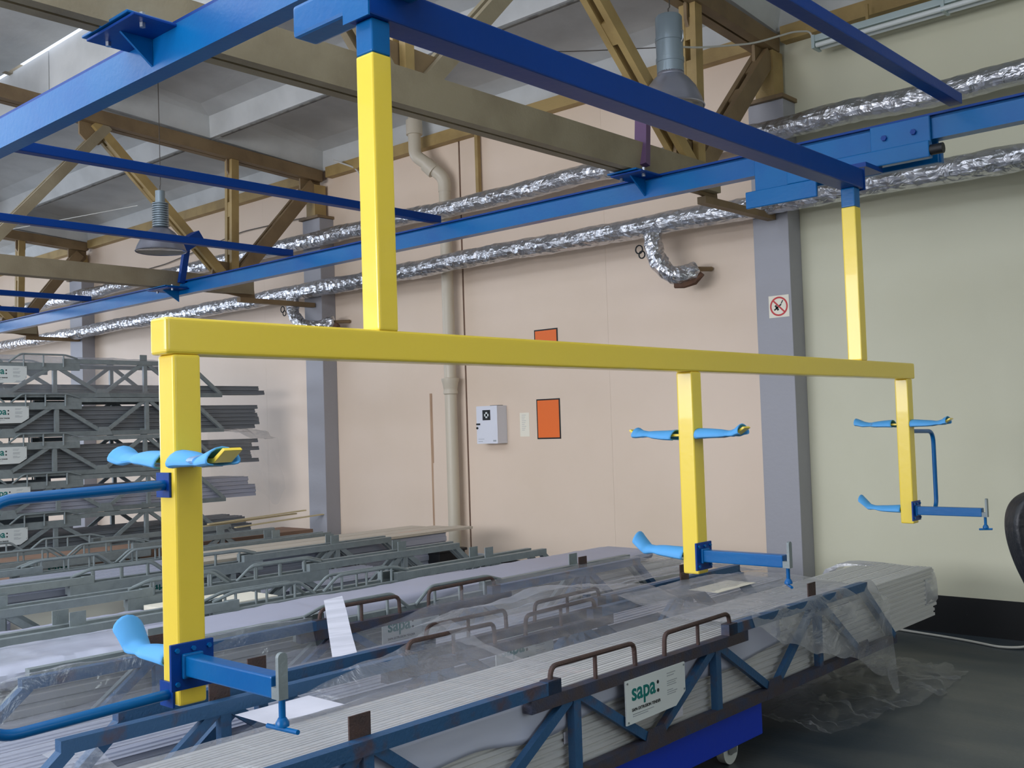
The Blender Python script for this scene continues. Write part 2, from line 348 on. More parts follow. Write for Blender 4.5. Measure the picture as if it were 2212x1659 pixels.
# channel look: close the sides of the runways so they read as C rails
MB().box(RX0,RX1,-.04,-.036,.02,.148).build('side_plate',blue,near)
MB().box(RX0,RX1,-.04,-.036,.02,.11).build('side_plate',blue,far)
def hanger(parent,x,y,z,hw,yb,yf):
    # local to parent (world x)
    MB().box(x-hw,x+hw,yb,yf,z,z+.011).build('hanger_plate',dblue,parent,bevel=.002,seg=1)
    MB().box(x-hw-.02,x+hw-.03,yb-.01,yf,z+.016,z+.027).build('hanger_plate',blue,parent,bevel=.002,seg=1)
    MB().prism([(yb*.8,z),(-.041,z),(-.041,z-.11)],0,x-.006,x+.006).build('stiffener',blue,parent)
    if yf>.1: MB().prism([(yf*.9,z),(.041,z),(.041,z-.08)],0,x-.006,x+.006).build('stiffener',blue,parent)
    for sx in (-hw*.72,hw*.72):
        MB().cyl((x+sx,yb*.7,z-.018),(x+sx,yb*.7,z+.04),.012,6).build('bolt',steelb,parent,smooth=False)
hanger(near,-3.80,2.15,.133,.19,-.22,-.03)
hanger(near,-9.65,2.15,.04,.19,-.22,-.03)
hanger(far,-3.82,5.62,.125,.12,-.25,.16)
hanger(far,-9.6,5.62,.04,.2,-.28,.1)
tag(MB().bar((-3.78,5.5,3.2),(-3.84,5.62,3.62),.05,.09,upv=(1,0,0)).build('sway_brace',violet),'short violet brace rising from runway hanger beside the tall lamp','brace')
sb=thing('sway_brace','short blue brace clamped to truss diagonal behind the ribbed-neck lamp','brace',(0,0,0))
MB().bar((-9.5,5.55,3.12),(-9.5,5.62,3.5),.06,.05,upv=(1,0,0)).build('strut',dblue,sb)
MB().bar((-9.5,5.53,3.47),(-9.5,5.75,3.62),.12,.16,upv=(1,0,0)).build('clamp',dblue,sb,bevel=.008)
ties=[(-1.87,'nearest blue tie beam between the runways, upper right corner',-1.87),(-5.84,'blue tie beam second from the right, ending behind the yellow post',-5.84),(-7.78,'blue tie beam passing in front of the ribbed-neck lamp',-7.78),(-11.7,'blue tie beam above the left foil pipe run',-11.7),(-13.1,'leftmost short blue tie beam at the photo edge',-13.1)]
for x,l,x2 in ties:
    tag(MB().box(x-.035,x+.035,2.12,5.66,3.183 if x>-3 else 3.17,3.24 if x>-3 else 3.228).build('tie_beam',dblue,bevel=.006),l,'tie beam','tie beams between the runways')
# ============================================================ CRANE with yellow frame (one thing)
cr=thing('overhead_crane','blue overhead crane bridge with yellow hanging fork frame','crane',(-2.31,3.6,0.9))
ox,oy,oz=-2.31,3.6,0.9
def cb(x0,x1,y0,y1,z0,z1): return MB().box(x0-ox,x1-ox,y0-oy,y1-oy,z0-oz,z1-oz)
def L3(p): return (p[0]-ox,p[1]-oy,p[2]-oz)
cb(-2.36,-2.255,1.93,5.34,2.757,2.862).build('bridge_beam',dblue,cr,bevel=.006)
cb(-2.365,-2.25,5.34,5.346,2.75,2.87).build('end_cap',dblue,cr)
cb(-2.365,-2.25,1.924,1.93,2.75,2.87).build('end_cap',blue,cr)
# near carriage
cb(-2.72,-1.95,2.005,2.10,2.83,2.935).build('end_carriage',blue,cr,bevel=.012)
cb(-2.70,-2.5,2.085,2.12,2.9,3.02).build('wheel_plate',dblue,cr,bevel=.004,seg=1)
cb(-2.1,-1.95,2.06,2.10,2.9,3.04).build('wheel_plate',dblue,cr,bevel=.004,seg=1)
cb(-2.42,-2.2,1.97,2.12,2.862,2.88).build('joint_plate',dblue,cr)
# far carriage
fc=cb(-2.78,-1.965,5.50,5.555,2.90,2.99).build('end_carriage',blue,cr,bevel=.006)
cb(-2.40,-2.24,5.34,5.56,2.875,2.9).build('joint_plate',dblue,cr)
cb(-3.0,-2.73,5.53,5.57,2.9,3.11).build('wheel_plate',blue,cr,bevel=.004,seg=1)
fp=cb(-2.3,-1.975,5.555,5.575,2.97,3.135).build('wheel_plate',blue,cr,bevel=.004,seg=1)
fp2=cb(-2.3,-1.975,5.665,5.685,2.9,3.135).build('wheel_plate',blue,cr,bevel=.004,seg=1)
cb(-2.78,-1.965,5.68,5.72,2.90,2.99).build('end_carriage',blue,cr,bevel=.006)
cb(-3.05,-2.6,5.50,5.52,2.80,2.9).build('wheel_plate',blue,cr,bevel=.004,seg=1)
for x in (-2.22,-2.06): MB().cyl(L3((x,5.54,3.06)),L3((x,5.558,3.06)),.016,6).build('bolt',dblue,cr,smooth=False)
MB().cyl(L3((-1.965,5.53,2.94)),L3((-1.9,5.53,2.94)),.028,14).build('buffer',black,cr)
for x in (-2.2,-2.06):
    for y in (5.59,5.65): MB().cyl(L3((x,y-.012,3.07)),L3((x,y+.012,3.07)),.026,12).build('wheel',steelb,cr)
# yellow frame
X0,X1=-2.344,-2.27
for y0 in (1.953,5.243):
    cb(X0,X1,y0,y0+.072,2.655,2.757).build('post_stub',blue,cr,bevel=.007,seg=3)
    cb(X0-.001,X1+.001,y0-.001,y0+.073,1.84,2.655).build('hanger_post',yellow,cr,bevel=.008,seg=3)
cb(X0-.002,X1+.001,1.282,5.958,1.752,1.842).build('crossbeam',yellow,cr,bevel=.011,seg=4)
def waving(xs,zs,y,wid,m,name,parent,th=.008,seed=0):
    # a folded foam sheet wrapped over a flat arm
    rng=random.Random(seed); mb=MB(); n=len(xs); st=4
    pts=[]
    for i in range(n-1):
        for k in range(st): 
            t=k/st; pts.append((xs[i]*(1-t)+xs[i+1]*t, zs[i]*(1-t)+zs[i+1]*t))
    pts.append((xs[-1],zs[-1])); N=len(pts); ph=rng.uniform(0,6)
    def fn(u,v):
        i=u*(N-1); a=int(min(i,N-2)); f=i-a; x=pts[a][0]*(1-f)+pts[a+1][0]*f; z=pts[a][1]*(1-f)+pts[a+1][1]*f
        pinch=1-.2*math.exp(-((u-.5)/.12)**2); ang=(v-.0)*math.pi*1.62-math.pi*.31
        wy=wid*.5*pinch*(1+.15*(2*abs(u-.5))**2); hz=.0165*(.9+.9*abs(u-.5))*pinch; sg_=.007*math.copysign(1,math.cos(ang))*abs(math.cos(ang))**3
        return (x-ox+.006*math.sin(7*v+ph)*abs(u-.5), y-oy-math.cos(ang)*wy, z-oz+.003+math.sin(ang)*hz-(abs(math.cos(ang))**2)*.006*(1+1.6*abs(u-.5))+.0025*math.sin(7*u+ph))
    mb.grid(fn,N*2,15); o=mb.build(name,m,parent)
    sd=o.modifiers.new('thick','SOLIDIFY'); sd.thickness=th*.5; return o
tape=filmmat('clear_tape',0.3,0.5)
def arm(yc,z,sgn,xa,xb,tip,seed,pad0=.1,pad1=.86,wid=.048):
    # flat bar with an upturned tip
    L=xb-xa; pl=[(xa,z-.004),(xb-sgn*.05,z-.004),(xb,z+tip)]
    th=.008
    poly=[(xa-ox,z-oz-.004),(xb-sgn*.045-ox,z-oz-.004),(xb-ox,z+tip-oz-.002),(xb-sgn*.008-ox,z+tip-oz+.004),(xb-sgn*.049-ox,z-oz+.006),(xa-ox,z-oz+.006)]
    a=MB().prism([(p[0],p[1]) for p in poly],1,yc-wid/2-oy,yc+wid/2-oy).build('support_arm',yellow,cr,bevel=.002)
    xs=[xa+L*pad0,xa+L*.5,xb-sgn*.05,xa+L*pad1 if pad1<1 else xb+sgn*.0]; zs=[z,z+.002,z+.004,z+(tip*.55 if pad1<1 else tip*.98)]
    if pad1<.82: xs=[xa+L*pad0,xa+L*.45,xa+L*pad1]; zs=[z,z,z+.006]
    f=waving(xs,zs,yc,wid+.034,foam,'foam_pad',a,seed=seed)
    xm=xa+L*(pad0+min(pad1,1))/2
    t=MB(); t.grid(lambda u,v:(xm-ox+(u-.5)*.028, yc-oy-math.cos(v*6.283)*(wid/2+.012), z-oz+.000+math.sin(v*6.283)*.014),4,17); t.build('tape',tape,a)
    return a
for i,yc in enumerate((1.338,3.632,5.878)):
    yp=yc
    cb(X0,X1,yc-.037,yc+.037,.912 if i==0 else .935,1.752).build('fork_post',yellow,cr,bevel=.008,seg=3)
    arm(yc+(-.02 if i==0 else 0),1.494,1,X1,-2.045,.026,i*3+1,pad0=.02,pad1=.80 if i<1 else .9)
    arm(yc,1.494,-1,X0,-2.60,.026,i*3+2,pad0=.05 if i==0 else .12,pad1=.97 if i!=1 else .88)
    arm(yc,1.012,-1,X0,-2.585,.055,i*3+3,pad0=.0,pad1=1.02,wid=.04)
    # clamp arm
    b=cb(X1,X1+.009,yc-.062,yc+.052,.952,1.062).build('mounting_plate',dblue,cr,bevel=.002)
    for yy in (-.047,-.004,.038):
        for zz in (.968,1.047):
            if yy==-.004 and zz<1: continue
            MB().cyl(L3((X1+.009,yc+yy,zz)),L3((X1+.015,yc+yy,zz)),.006,6).build('bolt',blue,b)
    ca=cb(X1+.009,-1.905,yc-.03,yc+.012,.985,1.032).build('clamp_arm',blue,cr,bevel=.004)
    m=cb(X1+.009,X1+.02,yc-.036,yc+.018,.979,1.038); m.build('weld',blue,ca,bevel=.004)
    # grey stop plate with rounded top
    xp=-1.885; pr=[(yc-.012-oy-.02,.985-oz),(yc+.012-oy-.02,.985-oz),(yc+.012-oy-.02,1.07-oz)]+[(yc-oy-.02+.012*math.cos(t),1.075-oz+.01*math.sin(t)) for t in [i*math.pi/6 for i in range(0,7)]]+[(yc-.012-oy-.02,1.07-oz)]
    MB().prism(pr,0,xp-ox,xp-ox+.010).box(-1.905-ox,xp-ox,yc-.03-oy,yc-.01-oy,.985-oz,1.01-oz).build('stop_plate',galv,cr)
    sc=MB().cyl(L3((-1.893,yc-.012,.99)),L3((-1.893,yc-.012,.93)),.0075,10).build('clamp_screw',blue,cr)
    MB().lathe([(.001,.0),(.015,.0),(.015,.008),(.009,.018),(.001,.02)],L3((-1.893,yc-.012,.925)),16).build('screw_collar',blue,sc)
    ta=.5 if i==0 else 0
    tx,ty=((.055,0),(-.03,.033),(.034,0))[i]; MB().cyl(L3((-1.893-tx,yc-.012-ty,.917)),L3((-1.893+tx,yc-.012+ty,.921)),.0055,8).build('tommy_bar',blue,sc)
def handle(y0,y1,sgn,zt,zb,br):
    xh=X0+.032
    pts=fillet([L3((xh,y0,zt)),L3((xh,y1,zt-.01)),L3((xh,y1,zb)),L3((xh,y0,zb+.012))],.075,8)
    h=MB().tube(pts,.0125,16).build('handlebar',blue,cr)
    for z in ((zt),(zb+.012)):
        b=cb(X0-.004,X0+.056,min(y0,y0+sgn*.006),max(y0,y0+sgn*.006),z-.03,z+.03).build('handle_bracket',dblue,h,bevel=.001)
handle(1.300,.872,-1,1.437,.925,1)
handle(5.916,6.31,1,1.455,.975,1)
# ============================================================ RACKS
RB=0.28
def make_rack(kind,label):
    t=thing('profile_rack',label,'rack',(0,0,0),group=None)
    cm=rackb if kind=='blue' else galv; rm=rust if kind=='blue' else galv; topm=rustblue if kind=='blue' else galv
    for sx in (.37,-.37):
        yb=2.36
        MB().box(sx-.02,sx+.02,-yb,yb,0,.045).build('bottom_chord',rustblue if kind=='blue' else galvd,t)
        mid_h=.045 if kind=='blue' else .07
        MB().box(sx-.02,sx+.02,-.73,.73,.338-mid_h,.338).build('top_chord',topm,t)
        for s in (-1,1):
            MB().box(sx-.02,sx+.02,min(s*.57,s*2.0),max(s*.57,s*2.0),.339,.383).build('top_chord',cm if kind=='blue' else galv,t)
            MB().box(sx-.02,sx+.02,min(s*.57,s*.64),max(s*.57,s*.64),.3385,.3865).build('chord_cap',topm,t)
            # end brace
            e=MB(); e.bar((sx,s*1.97,.35),(sx,s*2.34,.04),.036,.04,upv=(1,0,0)); e.build('end_brace',cm,t)
        bn=[0,.96,-.96,1.92,-1.92]
        for s in (-1,1):
            for a in (.48,1.44):
                zt=.30 if a<.7 else .35
                MB().box(sx-.016,sx+.016,s*a-.02,s*a+.02,.04,zt).build('vertical_post',cm,t)
                for b in (a-.48,a+.48):
                    MB().bar((sx,s*a+(.03*s if b>a else -.03*s),zt),(sx,s*b+(-.04*s if b>a else .04*s),.05),.036,.026,upv=(1,0,0)).build('diagonal_brace',cm,t)
            for a in (1.44,):
                MB().box(sx-.026,sx-.020,s*a-.04,s*a+.04,.33,.45).build('locator_plate',rust if kind=='blue' else galv,t)
        for b in bn:
            MB().prism([(b-.09,.0),(b+.09,.0),(b+.05,.085),(b-.05,.085)],0,sx+.0165,sx+.0225).build('node_plate',rustblue if kind=='blue' else galv,t)
        # guide rails over the lowered middle
        for s in (-1,1):
            xr=sx if kind=='blue' else sx+math.copysign(.031 if kind=='grey' else -.031,sx)
            if kind=='blue':
                p=fillet([(xr,s*.10,.335),(xr,s*.105,.425),(xr,s*.60,.43),(xr,s*.615,.335)],.03,4)
                legs=((s*.35,.335,.428),)
            else:
                p=fillet([(xr,s*.03,.338),(xr,s*.14,.42),(xr,s*.58,.42),(xr,s*.70,.385)],.03,4)
                legs=((s*.17,.3,.42),(s*.36,.3,.42),(s*.56,.3,.42))
            g=MB().tube(p,.0095,8).build('guide_rail',rm,t)
            for y,z0,z1 in legs: MB().tube([(xr,y,z0),(xr,y,z1)],.008,8).build('rail_leg',rm,g)
    for b in (0,.96,-.96,1.92,-1.92):
        MB().box(-.35,.35,b-.02,b+.02,0,.03).build('cross_member',cm,t)
    # sign on the near side
    lastx=0
    sg=MB().prism([(-.205,.135),(.13,.14),(.20,.185),(.20,.30),(-.205,.30)],0,.392,.398).build('sign',signw,t)
    for body,sz,m,y,z,off in (('sapa',.092,teal,-.17,.222,.0016),(':',.092,dark,None,.222,.0016),('SAPA EXTRUSION TENDER',.0158,dark,-.17,.181,.0002)):
        tt=text_mesh(body,sz,m,'sign_lettering',off); y=lastx+.006 if y is None else y; lastx=y+max(v.co.x for v in tt.data.vertices); tt.rotation_euler=(R(90),0,R(90)); tt.location=(.3988,y,z); tt.parent=sg
    m=MB()
    for k,(yy,zz,ln) in enumerate([(-.165,.168,.14),(-.165,.160,.1),(.07,.276,.06),(.07,.266,.05),(.07,.245,.07),(.07,.237,.06),(.07,.229,.065),(.07,.21,.04),(.07,.202,.07),(.07,.194,.06)]):
        m.box(.398,.3986,yy,yy+ln,zz,zz+.003)
    m.build('sign_small_print',greyp,sg)
    m=MB()
    for yy,zz in ((-.195,.29),(-.195,.145),(.19,.29),(.19,.195)): m.cyl((.398,yy,zz),(.401,yy,zz),.004,8)
    m.build('sign_rivets',steelb,sg)
    return t
rackinfo=[ # name, centre x, y offset, kind, label
 ('A',-2.75,3.39,'blue','rusty blue profile rack nearest the camera, white sign on its side'),
 ('B',-3.67,3.66,'blue','second rusty blue profile rack, partly draped in clear film'),
 ('C',-4.56,3.75,'grey','grey profile rack just behind the second blue rack, white wrapped bundle on it'),
 ('D',-5.42,3.72,'grey','second grey profile rack counted from the blue racks'),
 ('E',-6.29,3.78,'grey','third grey profile rack counted from the blue racks'),
 ('F',-7.15,3.82,'grey','grey profile rack carrying long pale boards that reach the wall'),
 ('G',-7.98,3.80,'grey','grey profile rack with brown board, one before the farthest floor rack'),
 ('H',-8.80,3.85,'grey','farthest grey floor rack, directly before the tall stack of racks')]
protos={}
racks={}
for nm,x,y,k,l in rackinfo:
    if k not in protos: protos[k]=make_rack(k,l); protos[k].location=(x,y,RB); protos[k]['group']='profile racks side by side on the floor'; racks[nm]=protos[k]
    else: racks[nm]=dup(protos[k],(x,y,RB),l,'profile racks side by side on the floor')
stackproto=make_rack('nested','x')
SX=-10.62; SY=4.1; SZ=.47-.034; SP=.3885
sl=['top rack of the tall grey stack at the left, under clear film','second rack from the top of the tall grey stack','middle rack of the tall grey stack','second rack from the bottom of the tall grey stack','bottom rack of the tall grey stack, on a blue trolley']
for i in range(5):
    pl=(SX+.0,SY+(.0,.015,-.01,.02,-.01)[i],SZ+SP*(4-i))
    if i==0: stackproto.location=pl; stackproto['label']=sl[0]; stackproto['group']='racks stacked five high at the left'
    else: dup(stackproto,pl,sl[i],'racks stacked five high at the left')
# trolleys
def make_trolley(label,h0,h1,y0,y1):
    t=thing('transport_trolley',label,'trolley',(0,0,0))
    for sx in (-1,1): MB().box(sx*.35-.02,sx*.35+.02,y0,y1,h0,h1).build('side_beam',tblue,t,bevel=.004,seg=1)
    for y in (y0+.02,(y0+y1)/2,y1-.02): MB().box(-.33,.33,y-.02,y+.02,h0+.01,h1-.005).build('cross_beam',tblue,t)
    for sx in (-1,1):
        for y in (y0+.12,y1-.1):
            w_=MB().cyl((sx*.24-.02,y,.062),(sx*.24+.02,y,.062),.062,24).build('wheel',rubber,t)
            MB().cyl((sx*.24-.024,y,.062),(sx*.24+.024,y,.062),.022,16).build('hub',steelb,w_)
            MB().box(sx*.24-.035,sx*.24-.03,y-.03,y+.03,.05,h0).box(sx*.24+.03,sx*.24+.035,y-.03,y+.03,.05,h0).box(sx*.24-.035,sx*.24+.035,y-.03,y+.03,h0-.006,h0+.01).build('caster_fork',steelb,t)
    return t
tr=make_trolley('blue trolley under the rusty rack nearest the camera',.13,.275,-2.0,.86); tr.location=(-2.75,3.39,0); tr['group']='trolleys under the racks'
tl={'B':'blue trolley under the second rusty blue rack','C':'blue trolley under the first grey rack behind the blue ones','D':'blue trolley under the second grey rack','E':'blue trolley under the third grey rack','F':'blue trolley under the rack with long pale boards','G':'blue trolley under the rack with brown board','H':'blue trolley under the farthest floor rack'}
for nm,x,y,k,l in rackinfo[1:]: dup(tr,(x,y,0),tl[nm])
tr2=make_trolley('tall blue trolley under the five-high stack of grey racks',.27,.434,-1.9,1.9); tr2.location=(SX,SY,0)
# ============================================================ PROFILE LOADS
def profile_mesh(name,wd,h,length,ribs,m):
    # extruded section with ribs on top and lips at the sides, along +Y
    p=[(-wd/2,0),(wd/2,0),(wd/2,h*.55),(wd/2-.009,h*.62),(wd/2-.009,h*.9),(wd/2-.002,h)]
    n=ribs; step=wd/n
    for i in range(n):
        xr=wd/2-step*i
        p+= [(xr-step*.55,h),(xr-step*.6,h-.008),(xr-step*.94,h-.008),(xr-step,h)]
    p+= [(-wd/2+.009,h*.9),(-wd/2+.009,h*.62),(-wd/2,h*.55)]
    q=[]
    for a in p:
        if not q or (abs(a[0]-q[-1][0])+abs(a[1]-q[-1][1]))>1e-5: q.append(a)
    mb=MB(); mb.prism(q,1,0,length); o=mb.build(name,m); return o
prof_cache={}
ORD=['first','second','third','fourth','fifth','sixth','seventh','eighth','ninth','tenth']
def load(xc,w_,nx,nz,h,y0,y1,zbase,m,label,group,ribs=4,name='aluminium_profile',jit=.03,only=None,seed=1,tilt=0):
    rng=random.Random(seed); first=None; pw=w_/nx
    for k in range(nz):
        for i in range(nx):
            if only and not only(i,k,nx,nz): continue
            x=xc-w_/2+pw*(i+.5); dy=rng.uniform(-jit,jit)
            if first is None:
                first=profile_mesh(name,pw-.003,h-.0015,y1-y0,ribs,m); o=first
            else: o=first.copy(); COL.objects.link(o)
            o.location=(x,y0+dy,zbase+k*h)
            top=not any((not only or only(i,kk,nx,nz)) for kk in range(k+1,nz))
            side='in the column nearest the camera' if i==nx-1 else ORD[nx-1-i]+' column from the camera side'
            if top: lb=label+', top layer, '+side
            elif i==nx-1: lb=label+', near side, '+ORD[nz-1-k]+' layer from the top'
            elif k==0: lb=label+', lowest layer, buried behind the near side'
            else: lb=label+', buried inside the load'
            tag(o,lb,'profile',group)
ZB=RB+.0315
load(-2.75,.66,6,10,.0295,.55,6.5,ZB,profw,'pale ribbed profile in the nearest blue rack','profiles in the nearest blue rack',ribs=5,jit=.035,only=lambda i,k,nx,nz: i>=2 or k<6)
load(-3.67,.66,5,4,.045,1.0,6.35,ZB,profm,'grey profile in the second blue rack','profiles in the second blue rack',ribs=3,seed=2)
load(-4.56,.60,4,5,.05,1.1,6.55,ZB,profw,'pale profile in the first grey rack','profiles in the first grey rack',ribs=3,seed=3,only=lambda i,k,nx,nz: k>=nz-1 or i==nx-1 or k<1)
load(-5.42,.64,5,3,.05,1.3,5.9,ZB,profm,'profile in the second grey rack','profiles in the second grey rack',ribs=3,seed=4)
load(-6.29,.64,4,3,.055,1.4,5.4,ZB,profm,'profile in the third grey rack','profiles in the third grey rack',ribs=3,seed=5)
load(-7.15,.62,4,4,.075,1.6,6.6,ZB,profm,'profile under the wall-reaching pale boards','profiles under the pale boards',ribs=2,seed=6,only=lambda i,k,nx,nz: k>=nz-1 or i==nx-1 or k<1)
for i in range(3):
    tag(MB().box(-.1,.1,0,3.0-.2*i,0,.022).build('pale_board',beigeb),['pale board on top of the rack reaching the wall, right edge','pale board on top of the rack reaching the wall, middle one','pale board on top of the rack reaching the wall, farthest one'][i],'board','pale boards on the wall-reaching rack').location=(-6.93-.215*i,3.95+.1*i,ZB+.303)
tag(MB().box(-.08,.06,-.14,.14,0,.0015).build('orange_label',orange),'orange label lying on the pale boards near the wall','label').location=(-6.97,6.35,ZB+.3225)
load(-7.98,.60,3,2,.06,1.6,5.7,ZB,profm,'profile in the rack before the farthest','profiles in the brown board rack',ribs=2,seed=7)
load(-8.80,.60,3,2,.06,1.6,5.7,ZB,profd,'profile in the farthest floor rack','profiles in the farthest floor rack',ribs=2,seed=8)
tag(MB().box(-.26,.26,-2.3,2.5,0,.16).build('brown_board_pack',brownb),'brown fibreboard pack lying in the farthest floor rack','board').location=(-8.80,3.9,ZB+.12)
tag(MB().box(-.24,.24,-2.2,2.3,0,.11).build('brown_board_pack',brownb),'lower brown fibreboard pack in the rack before the farthest','board').location=(-7.98,3.6,ZB+.12)
tag(MB().box(-.22,.22,-.4,.5,0,.1).build('cream_carton',offw),'cream carton lying on profiles in the third grey rack','carton').location=(-6.25,2.9,ZB+.166)
tag(MB().box(-.2,.2,-.3,.35,0,.12).build('cream_carton',offw),'cream carton lying on profiles in the second grey rack','carton').location=(-5.5,3.35,ZB+.151)
sg=['profiles in the top stacked rack','profiles in the second stacked rack','profiles in the middle stacked rack','profiles in the fourth stacked rack','profiles in the bottom stacked rack']
sn=[(2,.05),(6,.045),(6,.045),(5,.045),(4,.04)]
for i in range(5):
    load(SX,.64,4,sn[i][0],sn[i][1],1.2,7.02-.05*i,SZ+SP*(4-i)+.0315,(profd,profd,profd,profm,profd)[i],['profile in the top stacked rack','profile in the second stacked rack','profile in the middle stacked rack','pale-edged profile in the fourth stacked rack','profile in the bottom stacked rack'][i],sg[i],ribs=2,seed=20+i,jit=.06,only=lambda a,k,nx,nz: a==nx-1 or k==nz-1)
# splayed loose pale strips at the right foot of the stack
for i,(y0,y1,x,z) in enumerate(((5.6,7.0,-9.7,.66),(5.9,7.1,-9.66,.69),(6.2,7.35,-9.62,.63))):
    tag(MB().bar((x,y0,z-.05),(x+.05,y1,z),.05,.012).build('loose_strip',wood),['upper loose pale strip','middle loose pale strip','lowest loose pale strip'][i]+' jutting out at the right foot of the tall stack','strip')
# ============================================================ FILM AND WRAPS
def nz(p,s): return noise.noise(V(p)*s)
def sheet(name,label,m,secs,ys,amp=.02,nu=50,nv=60,seed=0,cat='plastic film',fr=3.0):
    # secs: list of cross sections (one per y in ys), each a list of (x,z)
    def ev(sec,t):
        L=[0]
        for a,b in zip(sec[:-1],sec[1:]): L.append(L[-1]+math.hypot(b[0]-a[0],b[1]-a[1]))
        s=t*L[-1]
        for i in range(len(sec)-1):
            if s<=L[i+1] or i==len(sec)-2:
                f=(s-L[i])/max(1e-6,L[i+1]-L[i]); return (sec[i][0]*(1-f)+sec[i+1][0]*f, sec[i][1]*(1-f)+sec[i+1][1]*f)
    def fn(u,v):
        q=u*(len(ys)-1); a=int(min(q,len(ys)-2)); f=q-a; f2=f*f*(3-2*f)
        A=ev(secs[a],v);B=ev(secs[a+1],v); x=A[0]*(1-f2)+B[0]*f2; z=A[1]*(1-f2)+B[1]*f2; y=ys[a]*(1-f)+ys[a+1]*f
        n1=nz((x+seed*3.1,y,z),fr); n2=nz((x,y+seed*7.7,z),fr*2.7); n3=abs(nz((x+5,y,z+seed),fr*5))
        z2=z+amp*(n1*.8+n2*.5)+amp*.5*n3; 
        return (x+amp*.7*n2, y+amp*n1*1.5, max(z2,.006))
    mb=MB(); mb.grid(fn,nu,nv); o=mb.build(name,m); return tag(o,label,cat)
T=.615+.005
# over the nearest rack, left part: lies on profiles and near the far side chord
sheet('plastic_film','clear film lying over the profiles of the nearest rack, left part',filmt,
 [[(-3.08,.52),(-2.9,.52),(-2.83,T+.005),(-2.6,T+.006),(-2.40,T+.01)],[(-3.08,.53),(-2.93,.53),(-2.83,T+.01),(-2.6,T+.006),(-2.40,T+.01)],[(-3.12,.675),(-2.98,.60),(-2.82,T+.01),(-2.62,T+.006),(-2.42,T+.01)],[(-3.2,.735),(-2.98,.66),(-2.8,T+.01),(-2.62,T+.006),(-2.45,T+.01)]],[.7,1.8,2.6,3.1],amp=.012,seed=1,nu=80,nv=40)
sheet('plastic_film','clear film pulled up in a peak over the rails between the two blue racks',film,
 [[(-3.36,.70),(-3.2,.74),(-3.05,.69),(-2.8,T+.03),(-2.62,T+.008)],[(-3.42,.72),(-3.28,.745),(-3.05,.70),(-2.8,T+.02),(-2.62,T+.008)],[(-3.40,.70),(-3.25,.80),(-3.05,.73),(-2.8,T+.02),(-2.6,T+.008)],[(-3.42,.73),(-3.25,.75),(-3.0,.68),(-2.75,T+.01),(-2.6,T+.008)],[(-3.4,.70),(-3.15,.71),(-2.95,.66),(-2.75,T+.01),(-2.5,T+.008)]],[3.0,3.4,3.7,4.1,4.5],amp=.02,seed=2,nu=90,nv=60)
sheet('plastic_film','clear film draped over the right end of the nearest rack, hanging to the floor',filmh,
 [[(-3.1,.70),(-2.8,T+.01),(-2.5,T+.01),(-2.37,.685),(-2.345,.62)],[(-3.12,.69),(-2.8,T+.008),(-2.5,T+.01),(-2.36,.678),(-2.34,.50)],[(-3.14,.69),(-2.8,T+.008),(-2.5,T+.01),(-2.36,.674),(-2.335,.40)],[(-3.15,.68),(-2.8,T+.008),(-2.5,T+.01),(-2.36,.674),(-2.33,.33)],[(-3.1,.66),(-2.8,T+.008),(-2.5,T+.01),(-2.36,.672),(-2.30,.17)],[(-3.0,.63),(-2.7,T+.0),(-2.5,.6),(-2.37,.54),(-2.33,.02)]],[4.15,4.45,4.75,5.05,5.42,5.68],amp=.010,seed=3,nu=110,nv=70,fr=2.4)
sheet('plastic_film','crumpled clear film lying on the dark floor beside the trolley end',filmt,
 [[(-2.95,.02),(-2.6,.03),(-2.35,.012)],[(-3.0,.05),(-2.6,.09),(-2.25,.01)],[(-2.9,.03),(-2.55,.07),(-2.15,.01)],[(-2.8,.02),(-2.5,.04),(-2.2,.008)]],[4.7,5.2,5.8,6.4],amp=.05,seed=4,nu=80,nv=60,fr=5)
sheet('plastic_film','clear film hanging over the left end of the second blue rack',film,
 [[(-4.06,.5),(-4.03,.68),(-3.95,.62),(-3.90,.45)],[(-4.06,.67),(-4.0,.69),(-3.98,.45),(-3.97,.38)],[(-4.07,.68),(-4.02,.685),(-3.99,.5),(-3.98,.4)],[(-4.07,.68),(-4.02,.685),(-3.99,.55),(-3.98,.45)]],[1.15,1.7,2.3,3.0],amp=.015,seed=5,nu=60,nv=30)
sheet('plastic_film','milky film over the load of the second blue rack',film,
 [[(-4.0,.52),(-3.7,.51),(-3.36,.515)],[(-4.0,.55),(-3.7,.53),(-3.36,.53)],[(-4.03,.69),(-3.7,.60),(-3.34,.68)],[(-4.02,.69),(-3.7,.64),(-3.33,.69)],[(-4.02,.6),(-3.7,.56),(-3.36,.56)]],[1.2,3.0,4.3,5.3,6.3],amp=.02,seed=6,nu=100,nv=40)
# wrapped white bundle on rack C (its own foam wrap, opaque)
shinyw=mat('shiny_white_wrap',(200,204,222),0.22,bump=0.5,bscale=6,coat=.4,stretch=(1,.3,1))
wrapw=mat('white_foam_wrap',(176,178,196),0.5,bump=0.25,bscale=5)
def bundle(name,label,xc,z0,w_,h,y0,y1,m,seed,cat='bundle'):
    def fn(u,v):
        y=y0+(y1-y0)*u; a=v*2*math.pi; e=.55
        cx=math.copysign(abs(math.cos(a))**e,math.cos(a)); cz=math.copysign(abs(math.sin(a))**e,math.sin(a))
        k=1 if .015<u<.985 else .9
        n_=nz((xc+math.cos(a),y*.6,math.sin(a)+seed),2.2)*.012+nz((xc+math.cos(a),y*2,math.sin(a)+seed),6)*.006
        return (xc+(w_/2+n_)*cx*k, y, max(z0,z0+h/2+(h/2+n_)*cz*k))
    mb=MB(); mb.grid(fn,90,25); o=mb.build(name,m); return tag(o,label,cat)
